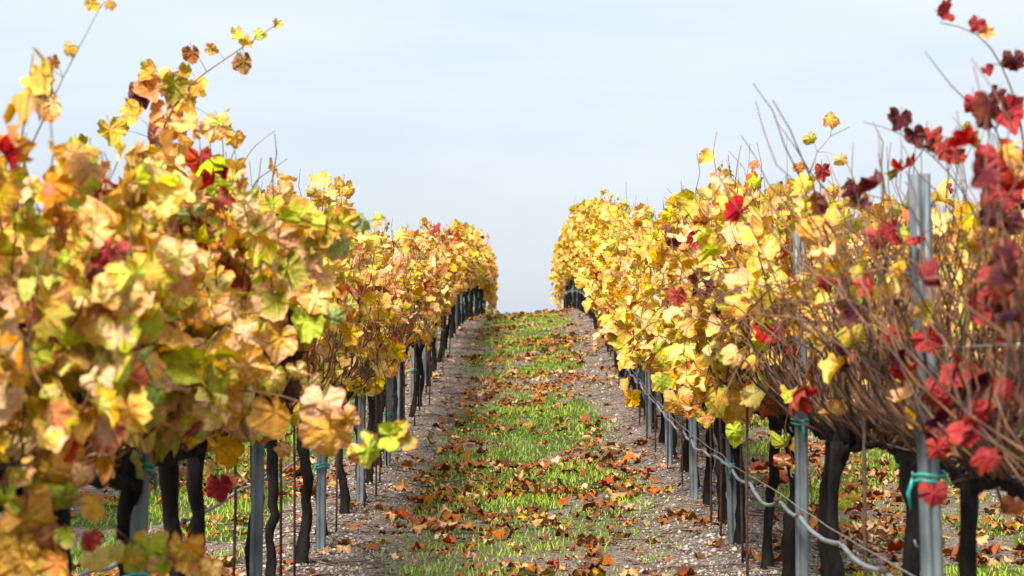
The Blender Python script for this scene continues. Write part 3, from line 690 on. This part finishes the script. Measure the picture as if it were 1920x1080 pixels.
def build_vine(v, i):
    root = link('grape_vine', None, loc=(v.x, v.y, v.z)); root.empty_display_size = .1
    where = {'left': 'in the row left of the path', 'right': 'in the row right of the path', 'beyond_left': 'in the row beyond the left one', 'beyond_right': 'in the row beyond the right one'}[v.row]
    tag(root, f'{LOOK[v.style]}, {ordinal(i)} from the camera {where}', 'grape vine', f'grape vines {where}')
    q = np.random.default_rng(v.seed); b = np.array([v.x, v.y, v.z])
    n = 16 if v.main else 8; t = np.linspace(0, 1, n)
    lean = q.normal(0, .035, 2); wx = q.normal(0, .012, n); wy = q.normal(0, .014, n)
    ctr = np.stack([lean[0]*t+np.cumsum(wx)*.6*np.sin(t*math.pi), lean[1]*t+np.cumsum(wy)*.8*np.sin(t*math.pi), -.06+t*(CORD+.06)], -1)
    r0 = q.uniform(.021, .029)
    rr = r0*(1+.55*np.exp(-t*9)+.35*np.exp(-((t-1)*6)**2)+q.normal(0, .07, n))
    ns = 11 if v.main else 6
    V, F = gnarl(ctr, rr, ns, .20, v.seed)
    link('trunk', new_mesh('trunk', V, F, M_BARK, True), root)
    for sg in (-1, 1):           # cordon arms along the row with short spurs
        m = 10; u = np.linspace(0, 1, m)
        arm = np.stack([ctr[-1][0]*(1-u)+q.normal(0, .010, m), ctr[-1][1]*(1-u)+sg*u*.69, CORD-.035+.05*np.sin(u*math.pi/2)+q.normal(0, .008, m)], -1)
        V, F = gnarl(arm, r0*(.82-.35*u), 8 if v.main else 5, .16, v.seed+sg)
        ps = [(V, F)]
        if v.main:
            for k in range(6):
                s0 = arm[1+k]+q.normal(0, .005, 3); s1 = s0+np.array([q.normal(0, .03), q.normal(0, .02), q.uniform(.05, .09)])
                ps.append(tubes(np.array([s0, (s0+s1)/2+q.normal(0, .004, 3), s1]), np.array([.017, .014, .011]), 5))
        V, F = merge(ps)
        link('cordon_arm', new_mesh('cordon_arm', V, F, M_BARK, True), root)
    C = v.canes-b
    cane_o = {}
    single = v.main and v.y < 17
    if single:
        # canes that carry visible leaves or stand on the path side become pieces of their own
        for k in range(len(C)):
            V, F = tubes(C[k], v.crad[k], 5)
            nm = 'leaf_stalk' if v.crad[k][0] < .0019 else 'cane'; cane_o[k] = link(nm, new_mesh(nm, V, F, M_CANE, True), root)
    else:
        V, F = tubes(C, v.crad, 4 if v.main else 3, cap=False)
        o = link('canes', new_mesh('canes', V, F, M_CANE, True), root); o['kind'] = 'stuff'
    show = set(v.show.tolist())
    rest = np.array([k for k in range(len(v.lp)) if k not in show], int)
    for k in v.show:
        o = bpy.data.objects.new('leaf', HI_ME[v.lv[k]]); COL.objects.link(o)
        o.parent = cane_o.get(int(v.lcane[k]), root)
        Mx = Matrix((v.lR[k]*v.ls[k]).tolist()).to_4x4(); Mx.translation = Vector(v.lp[k]-b)
        o.matrix_local = Mx
        o.color = (*v.lc[k].tolist(), 1)
    if len(rest):
        sh = HI if (v.main and v.y < 12) else LO
        me = leaf_mass('foliage', sh, v.lp[rest]-b, v.lR[rest], v.ls[rest], v.lc[rest], v.rnd[rest], v.lv[rest], M_LEAFM)
        o = link('foliage', me, root); o['kind'] = 'stuff'
    return root
count = {}
for v in vines:
    i = count.get(v.row, 0); count[v.row] = i+1
    build_vine(v, i)

# ------------------------------------------------------------------ trellis posts
def post_meshes():
    # rolled steel post: a ribbed open channel, 3 mm sheet
    pr = np.array([(-.030, .022), (-.030, .006), (-.024, -.002), (-.026, -.018), (-.012, -.022), (-.006, -.012), (.006, -.012), (.012, -.022), (.026, -.018), (.024, -.002), (.030, .006), (.030, .022)])
    d = np.gradient(pr, axis=0); nrm = np.stack([d[:, 1], -d[:, 0]], -1); nrm /= np.linalg.norm(nrm, axis=1, keepdims=True)
    inn = pr-nrm*.003
    loop = np.concatenate([pr, inn[::-1]]); n = len(loop); pr = pr*.88; inn = inn*.88; loop = loop*.88; zs = np.array([-.35, 0, .4, .8, 1.2, 1.54])
    V = np.concatenate([np.c_[loop, np.full(n, z)] for z in zs])
    k = np.arange(n); F = np.concatenate([np.stack([r*n+k, r*n+(k+1) % n, (r+1)*n+(k+1) % n, (r+1)*n+k], -1) for r in range(len(zs)-1)])
    m = len(pr); e = (len(zs)-1)*n; j = np.arange(m-1)
    cap = np.stack([e+j, e+j+1, e+n-2-j, e+n-1-j], -1)
    ch = new_mesh('channel', V, np.concatenate([F, cap]), M_STEEL)
    # wire hooks punched out of the flange
    hv, hf = [], []
    for z in np.arange(.55, 1.46, .18):
        for sx in (-1, 1):
            p = np.array([[sx*.030, .012, z], [sx*.040, .014, z+.006], [sx*.043, .016, z+.022]])
            hv.append(tubes(p, np.array([.004, .004, .003]), 4))
    V, F = merge(hv); hk = new_mesh('hooks', V, F, M_STEEL)
    a = np.linspace(0, 2*math.pi, 17)
    tv = []
    for dz in (0, .016):
        lp = np.stack([np.cos(a)*.044, np.sin(a)*.038+.004, dz+.006*np.sin(a*2)], -1)
        tv.append(tubes(lp, np.full(17, .0045), 5))
    tv.append(tubes(np.array([[.040, -.02, .01], [.055, -.03, -.03], [.052, -.03, -.075]]), np.array([.006, .007, .004]), 4))
    V, F = merge(tv); tie = new_mesh('tie', V, F, M_TAPE)
    return ch, hk, tie
CH, HK, TIE = post_meshes()
def post(x, y, row, i):
    z = float(gz(x, y)); o = link('trellis_post', None, loc=(x, y, z)); o.empty_display_size = .1
    o.rotation_euler = (rng.normal(0, .012), rng.normal(.018*np.sign(-x), .01), rng.normal(0, .25))
    nm = {'left': 'left', 'right': 'right'}.get(row)
    where = f'row {nm} of the path' if nm else ('row beyond the left one' if 'left' in row else 'row beyond the right one')
    tag(o, f'grey ribbed steel trellis post, {ordinal(i)} from the camera in the {where}', 'trellis post', f'trellis posts in the {where}')
    link('channel', CH, o); h = link('hooks', HK, o); h['kind'] = 'stuff'
    for tz in ([.74, .40] if i % 2 == 0 else [.72]):
        t = link('tie', TIE, o, (0, 0, tz+rng.normal(0, .03))); t.rotation_euler = (0, rng.normal(0, .1), rng.uniform(0, 6))
LP = [6.77, 9.84, 12.97, 16.05]
while LP[-1] < 68: LP.append(LP[-1]+3.1)
RP = [6.42, 9.55, 12.7, 15.65, 18.4]
while RP[-1] < 68: RP.append(RP[-1]+2.95)
for i, y in enumerate(LP): post(-ROWX+(.055 if y < 20 else -.03), y, 'left', i)
for i, y in enumerate(RP): post(ROWX-(.06 if y < 22 else -.02), y, 'right', i)
for row, sx in (('beyond_left', -1), ('beyond_right', 1)):
    for i, y in enumerate(np.arange(13.2, 42, 3.05)): post(sx*3*ROWX+.05, float(y), row, i)

# thin stakes beside the trunks
def stake(x, y, row, i):
    z = float(gz(x, y)); h = .95
    p = np.array([[0, 0, -.12], [rng.normal(0, .006), rng.normal(0, .006), h*.5], [rng.normal(0, .015), rng.normal(0, .015), h]])
    V, F = tubes(p, np.full(3, .0065), 6)
    o = link('vine_stake', new_mesh('vine_stake', V, F, M_STAKE, True), loc=(x, y, z))
    tag(o, f'thin rusty stake, {ordinal(i)} from the camera among the trunks of the {row} row', 'stake', f'thin stakes in the {row} row')
k = {'left': 0, 'right': 0}
for v in [v for v in vines if v.main and 7.2 < v.y < 34]:
    if rng.random() < .75:
        stake(v.x+(.10 if v.row == 'left' else -.10)*rng.uniform(.6, 1.3), v.y+rng.uniform(.15, .5), v.row, k[v.row]); k[v.row] += 1

# ------------------------------------------------------------------ wires and hoses
def wire(name, x, h, y0, y1, r, material, label, cat, sag=.02, step=.37, wob=.006, posts=None, group=None, parts=None):
    y = np.arange(y0, y1, step); q = np.random.default_rng(int(abs(x*1000)+h*100))
    if posts is not None:
        pp = np.array(posts); idx = np.searchsorted(pp, y).clip(1, len(pp)-1)
        f = np.clip((y-pp[idx-1])/(pp[idx]-pp[idx-1]), 0, 1)
    else: f = (y/3) % 1
    sagv = sag*4*f*(1-f)*(1+.5*np.sin(y*1.7))
    base = gz0(np.full_like(y, x), y)+.06
    pts = np.stack([x+q.normal(0, wob, len(y)), y, base+h-sagv+q.normal(0, wob, len(y))], -1)
    V, F = tubes(pts, np.full(len(y), r), 6)
    o = link(name, new_mesh(name, V, F, material, True))
    tag(o, label, cat, group)
    return o, pts
for sx, nm, pl in ((-1, 'left', LP), (1, 'right', RP)):
    xw = sx*ROWX-sx*.10
    wire('cordon_wire', sx*ROWX+sx*.01, CORD+.02, 4.6, 72, .0019, M_WIRE, f'steel wire along the trunk heads of the {nm} row', 'wire', .01, .4, .003, pl)
    wire('trellis_wire', xw, 1.07, 4.6, 72, .0024, M_WIRE, f'steel foliage wire at chest height on the path side of the {nm} row', 'wire', .02, .4, .004, pl)
    wire('trellis_wire', sx*ROWX+sx*.05, 1.42, 4.6, 72, .0022, M_WIRE, f'upper steel foliage wire running through the canes of the {nm} row', 'wire', .02, .4, .004, pl)
def hose(x, sx, nm, pl, lab):
    # black-grey drip hose hung from a wire: it sags between its clips
    h = .43
    yy = np.arange(5.0, 70, .14); q = np.random.default_rng(77+sx)
    clips = np.arange(5.0, 71, .98)+q.normal(0, .14, len(np.arange(5.0, 71, .98)))
    idx = np.searchsorted(clips, yy).clip(1, len(clips)-1); f = np.clip((yy-clips[idx-1])/(clips[idx]-clips[idx-1]), 0, 1)
    depth = np.abs(q.normal(.018, .016, len(clips)))[idx]
    z = gz0(np.full_like(yy, x), yy)+.06+h-4*f*(1-f)*depth
    pts = np.stack([x+.012*np.sin(yy*2.1)+q.normal(0, .002, len(yy)), yy, z], -1)
    V, F = tubes(pts, np.full(len(yy), .0078), 8)
    o = link('drip_hose', None, loc=(0, 0, 0)); o.location = (x, 5, float(gz(x, 5)))
    b = np.array(o.location)
    link('tube', new_mesh('tube', V-b, F, M_HOSE, True), o)
    for c in clips[(clips > 6) & (clips < 40)]:
        zc = float(gz0(x, c))+.06+h
        p = np.array([[x, c-.03, zc-.002], [x, c, zc], [x, c+.03, zc-.002]])
        V, F = tubes(p, np.array([.0112, .0122, .0112]), 8)
        link('emitter', new_mesh('emitter', V-b, F, M_STAKE, True), o)
    tag(o, lab, 'hose')
    wire('hose_wire', x, h+.035, 4.6, 72, .0017, M_WIRE, f'thin wire carrying the hose along the {nm} row', 'wire', .01, .4, .002, pl)
hose(ROWX-.13, 1, 'right', RP, 'grey drip hose sagging along the trunks of the row right of the path')
hose(-ROWX-.13, -1, 'left', LP, 'grey drip hose behind the trunks of the row left of the path')

# ------------------------------------------------------------------ gravel, grass, twigs, fallen leaves
def scatter(n, y0, y1, xr, bias=1.0):
    u = rng.random(n)**bias; y = y0+(y1-y0)*u
    return rng.uniform(-xr, xr, n), y
def pebbles():
    x, y = scatter(150000, 11.2, 46, 3.6, 1.7)
    a = alley(x); keep = (rng.random(len(x)) < np.clip((a-.45)/.3, .06, 1)) & ((np.abs(x) < 2.0) | (rng.random(len(x)) < .5)) & (grass_cover(x, y) < .4)
    x, y = x[keep], y[keep]; n = len(x)
    oc = np.array([[1, 0, 0], [-1, 0, 0], [0, 1, 0], [0, -1, 0], [0, 0, 1], [0, 0, -1], ], float)
    f = np.array([[0, 2, 4], [2, 1, 4], [1, 3, 4], [3, 0, 4], [2, 0, 5], [1, 2, 5], [3, 1, 5], [0, 3, 5]])
    s = np.clip(rng.lognormal(math.log(.0062), .5, n), .003, .024)
    V = oc[None]*(1+rng.normal(0, .22, (n, 6, 1)))*s[:, None, None]*np.stack([np.ones(n), rng.uniform(.7, 1.2, n), rng.uniform(.45, .8, n)], -1)[:, None, :]
    th = rng.uniform(0, 6.3, n); c, s_ = np.cos(th)[:, None], np.sin(th)[:, None]
    V = np.stack([V[:, :, 0]*c-V[:, :, 1]*s_, V[:, :, 0]*s_+V[:, :, 1]*c, V[:, :, 2]], -1)
    V += np.stack([x, y, gz(x, y)+s*.25], -1)[:, None, :]
    F = (f[None]+(np.arange(n)*6)[:, None, None]).reshape(-1, 3)
    g = rng.uniform(.07, .42, (n, 1)); tint = np.array([1.0, .82, .67])+rng.normal(0, .05, (n, 3))
    dark = rng.random((n, 1)) < .3; g = np.where(dark, g*.35, g)
    col = np.clip(np.c_[g*tint, np.ones(n)], 0, 1)
    o = link('gravel', new_mesh('gravel', V.reshape(-1, 3), F, M_STONE, False, {'col': np.repeat(col, 6, axis=0)}))
    tag(o, 'pale gravel and stones on the soil strips under the vine rows', 'gravel', kind='stuff')
pebbles()
def grass():
    x, y = scatter(330000, 11.0, 64, 3.6, 1.35)
    cv = grass_cover(x, y)
    keep = (rng.random(len(x)) < np.clip(cv*1.1, 0.015*(alley(x) < 1.0), 1)) & ((np.abs(x) < 1.15) | (rng.random(len(x)) < .8))
    x, y, cv = x[keep], y[keep], cv[keep]; n = len(x)
    tall = n2(x*2.2+5, y*1.6)
    h = np.clip(rng.normal(.032, .012, n)*(.5+1.0*tall)*(.6+.6*cv), .012, .10)
    w = rng.uniform(.0022, .0042, n)*(1+np.clip((y-18)/40, 0, 1)*.8)
    th = rng.uniform(0, 6.3, n); ln = rng.uniform(.3, 1.5, n)*h; d = np.stack([np.cos(th), np.sin(th)], -1); pd = np.stack([-d[:, 1], d[:, 0]], -1)
    z = gz(x, y)-.004; b = np.stack([x, y, z], -1)
    def pt(l, hh, ww): return np.c_[b[:, :2]+d*(ln*l)[:, None]+pd*(w*ww)[:, None], b[:, 2]+h*hh]
    V = np.stack([pt(0, 0, -1), pt(0, 0, 1), pt(.35, .62, -.8), pt(.35, .62, .8), pt(1, .95, 0)], 1)
    f = np.array([[0, 1, 3], [0, 3, 2], [2, 3, 4]])
    F = (f[None]+(np.arange(n)*5)[:, None, None]).reshape(-1, 3)
    t = rng.random((n, 1)); mix = np.clip(n1(x*1.1, y*.8)[:, None]*.7+t*.5-.15, 0, 1)
    col = np.array([.10, .22, .012])*(1-mix)+np.array([.38, .48, .03])*mix
    dry = rng.random((n, 1)) < .12
    col = np.where(dry, np.array([.40, .31, .12]), col)*(1+rng.normal(0, .12, (n, 1)))
    col = np.clip(np.c_[col, np.ones(n)], 0, 1)
    o = link('grass', new_mesh('grass', V.reshape(-1, 3), F, M_GRASS, False, {'col': np.repeat(col, 5, axis=0)}))
    tag(o, 'short bright green grass growing in patches along the alleys', 'grass', kind='stuff')
    print('grass', n)
grass()
def twigs():
    n = 1500; x, y = scatter(n, 11.3, 40, 2.2, 1.5)
    keep = alley(x) > .45; x, y = x[keep], y[keep]; n = len(x)
    L_ = rng.uniform(.05, .38, n); th = rng.normal(math.pi/2, .9, n); t = np.linspace(-.5, .5, 4)
    px = x[:, None]+np.cos(th)[:, None]*L_[:, None]*t+rng.normal(0, .01, (n, 4)); py = y[:, None]+np.sin(th)[:, None]*L_[:, None]*t
    pz = gz(px, py)+.006+np.abs(rng.normal(0, .006, (n, 4)))
    V, F = tubes(np.stack([px, py, pz], -1), np.broadcast_to(rng.uniform(.0025, .005, n)[:, None], (n, 4)), 4)
    o = link('twigs', new_mesh('twigs', V, F, M_TWIG)); tag(o, 'dead cane prunings scattered on the gravel strips', 'twigs', kind='stuff')
twigs()

DRYC = [('rust brown', (.25, .090, .030), 30), ('dark brown', (.10, .042, .020), 18), ('tan', (.48, .31, .17), 28), ('orange', (.42, .15, .025), 8), ('reddish brown', (.26, .060, .03), 11), ('yellow', (.55, .35, .03), 5), ('pale cream', (.55, .40, .24), 5)]
def litter():
    x, y = scatter(40000, 11.4, 62, 3.4, 1.45)
    a = alley(x)
    clump = n4.fbm(x*1.6+3, y*1.0+2, 3)
    ban = n1.fbm(x*.3+5, y*.45+3, 2)
    pr = np.clip((clump-.36)*4.2, .05, 1)*np.clip((ban-.28)*3.2, .15, 1)*np.clip((1.05-a)/.40, .40, 1)
    pr = pr*np.where(np.abs(x) < 1.3, 1, .9)
    keep = rng.random(len(x)) < pr*.56
    x, y = x[keep], y[keep]; n = len(x)
    o = np.argsort(y); x, y = x[o], y[o]
    w = np.array([c[2] for c in DRYC], float); ci = rng.choice(len(DRYC), n, p=w/w.sum())
    col = np.array([c[1] for c in DRYC])[ci]*(1+rng.normal(0, .14, (n, 1))); col = np.clip(col, .01, .9)
    s = np.clip(rng.lognormal(math.log(.066), .34, n), .03, .13)
    e = .03
    nx_ = -(gz(x+e, y)-gz(x-e, y))/(2*e); ny_ = -(gz(x, y+e)-gz(x, y-e))/(2*e)
    nor = np.stack([nx_, ny_, np.ones(n)], -1)+rng.normal(0, .17, (n, 3))*np.array([1, 1, .2])
    nor = np.where((rng.random(n) < .4)[:, None], -nor, nor)
    th = rng.uniform(0, 6.3, n); R = frames(np.stack([np.cos(th), np.sin(th), rng.normal(0, .15, n)], -1), nor)
    var = rng.integers(0, NV, n)
    # rest each leaf on the ground by its lowest points
    lowest = np.zeros(n)
    for k in range(NV):
        q = np.where(var == k)[0]
        zz = np.einsum('nj,vj->nv', R[q][:, 2, :], DHI[k][0]); lowest[q] = np.percentile(zz, 12, axis=1)
    pos = np.stack([x, y, gz(x, y)+.006-lowest*s+.012*(grass_cover(x, y) > .4)], -1)
    px = VPX+FPX*x/y; py = HORY-FPX*(pos[:, 2]-EYE)/y
    inv = np.where((py < 1085) & (px > 600) & (px < 1430) & (np.abs(x) < 1.0))[0][:300]
    rnd = rng.random(n)
    for k in inv:
        ob = link('fallen_leaf', DHI_ME[var[k]])
        Mx = Matrix((R[k]*s[k]).tolist()).to_4x4(); Mx.translation = Vector(pos[k]); ob.matrix_world = Mx
        ob.color = (*col[k].tolist(), 1)
        place = 'grass' if grass_cover(x[k], y[k]) > .4 else ('soil' if alley(x[k]) < .6 else 'gravel')
        size = 'large' if s[k] > .085 else 'small' if s[k] < .055 else 'mid-sized'
        flat_ = 'flat ' if DHI_FLAT[var[k]] else ''
        where_ = ' at mid-path' if abs(x[k]) < .3 else '' if abs(x[k]) < .65 else ' near its row'
        side, pl = ('left', LP) if x[k] < 0 else ('right', RP)
        j = int(np.argmin(np.abs(np.array(pl)-y[k]))); rel = 'just before' if y[k] < pl[j]-.35 else 'just past' if y[k] > pl[j]+.35 else 'level with'
        tag(ob, f'{size} {flat_}{DRYC[ci[k]][0]} fallen leaf on {place}, {rel} the {ordinal(j)} {side} post{where_}', 'leaf', 'fallen vine leaves on the path')
    rest = np.setdiff1d(np.arange(n), inv)
    me = leaf_mass('leaf_litter', DLO, pos[rest], R[rest], s[rest], col[rest], rnd[rest], var[rest], M_DRYM)
    tag(link('leaf_litter', me), 'brown and orange leaf litter strewn up the path and the next alleys', 'leaf litter', kind='stuff')
    print('litter', n)
litter()
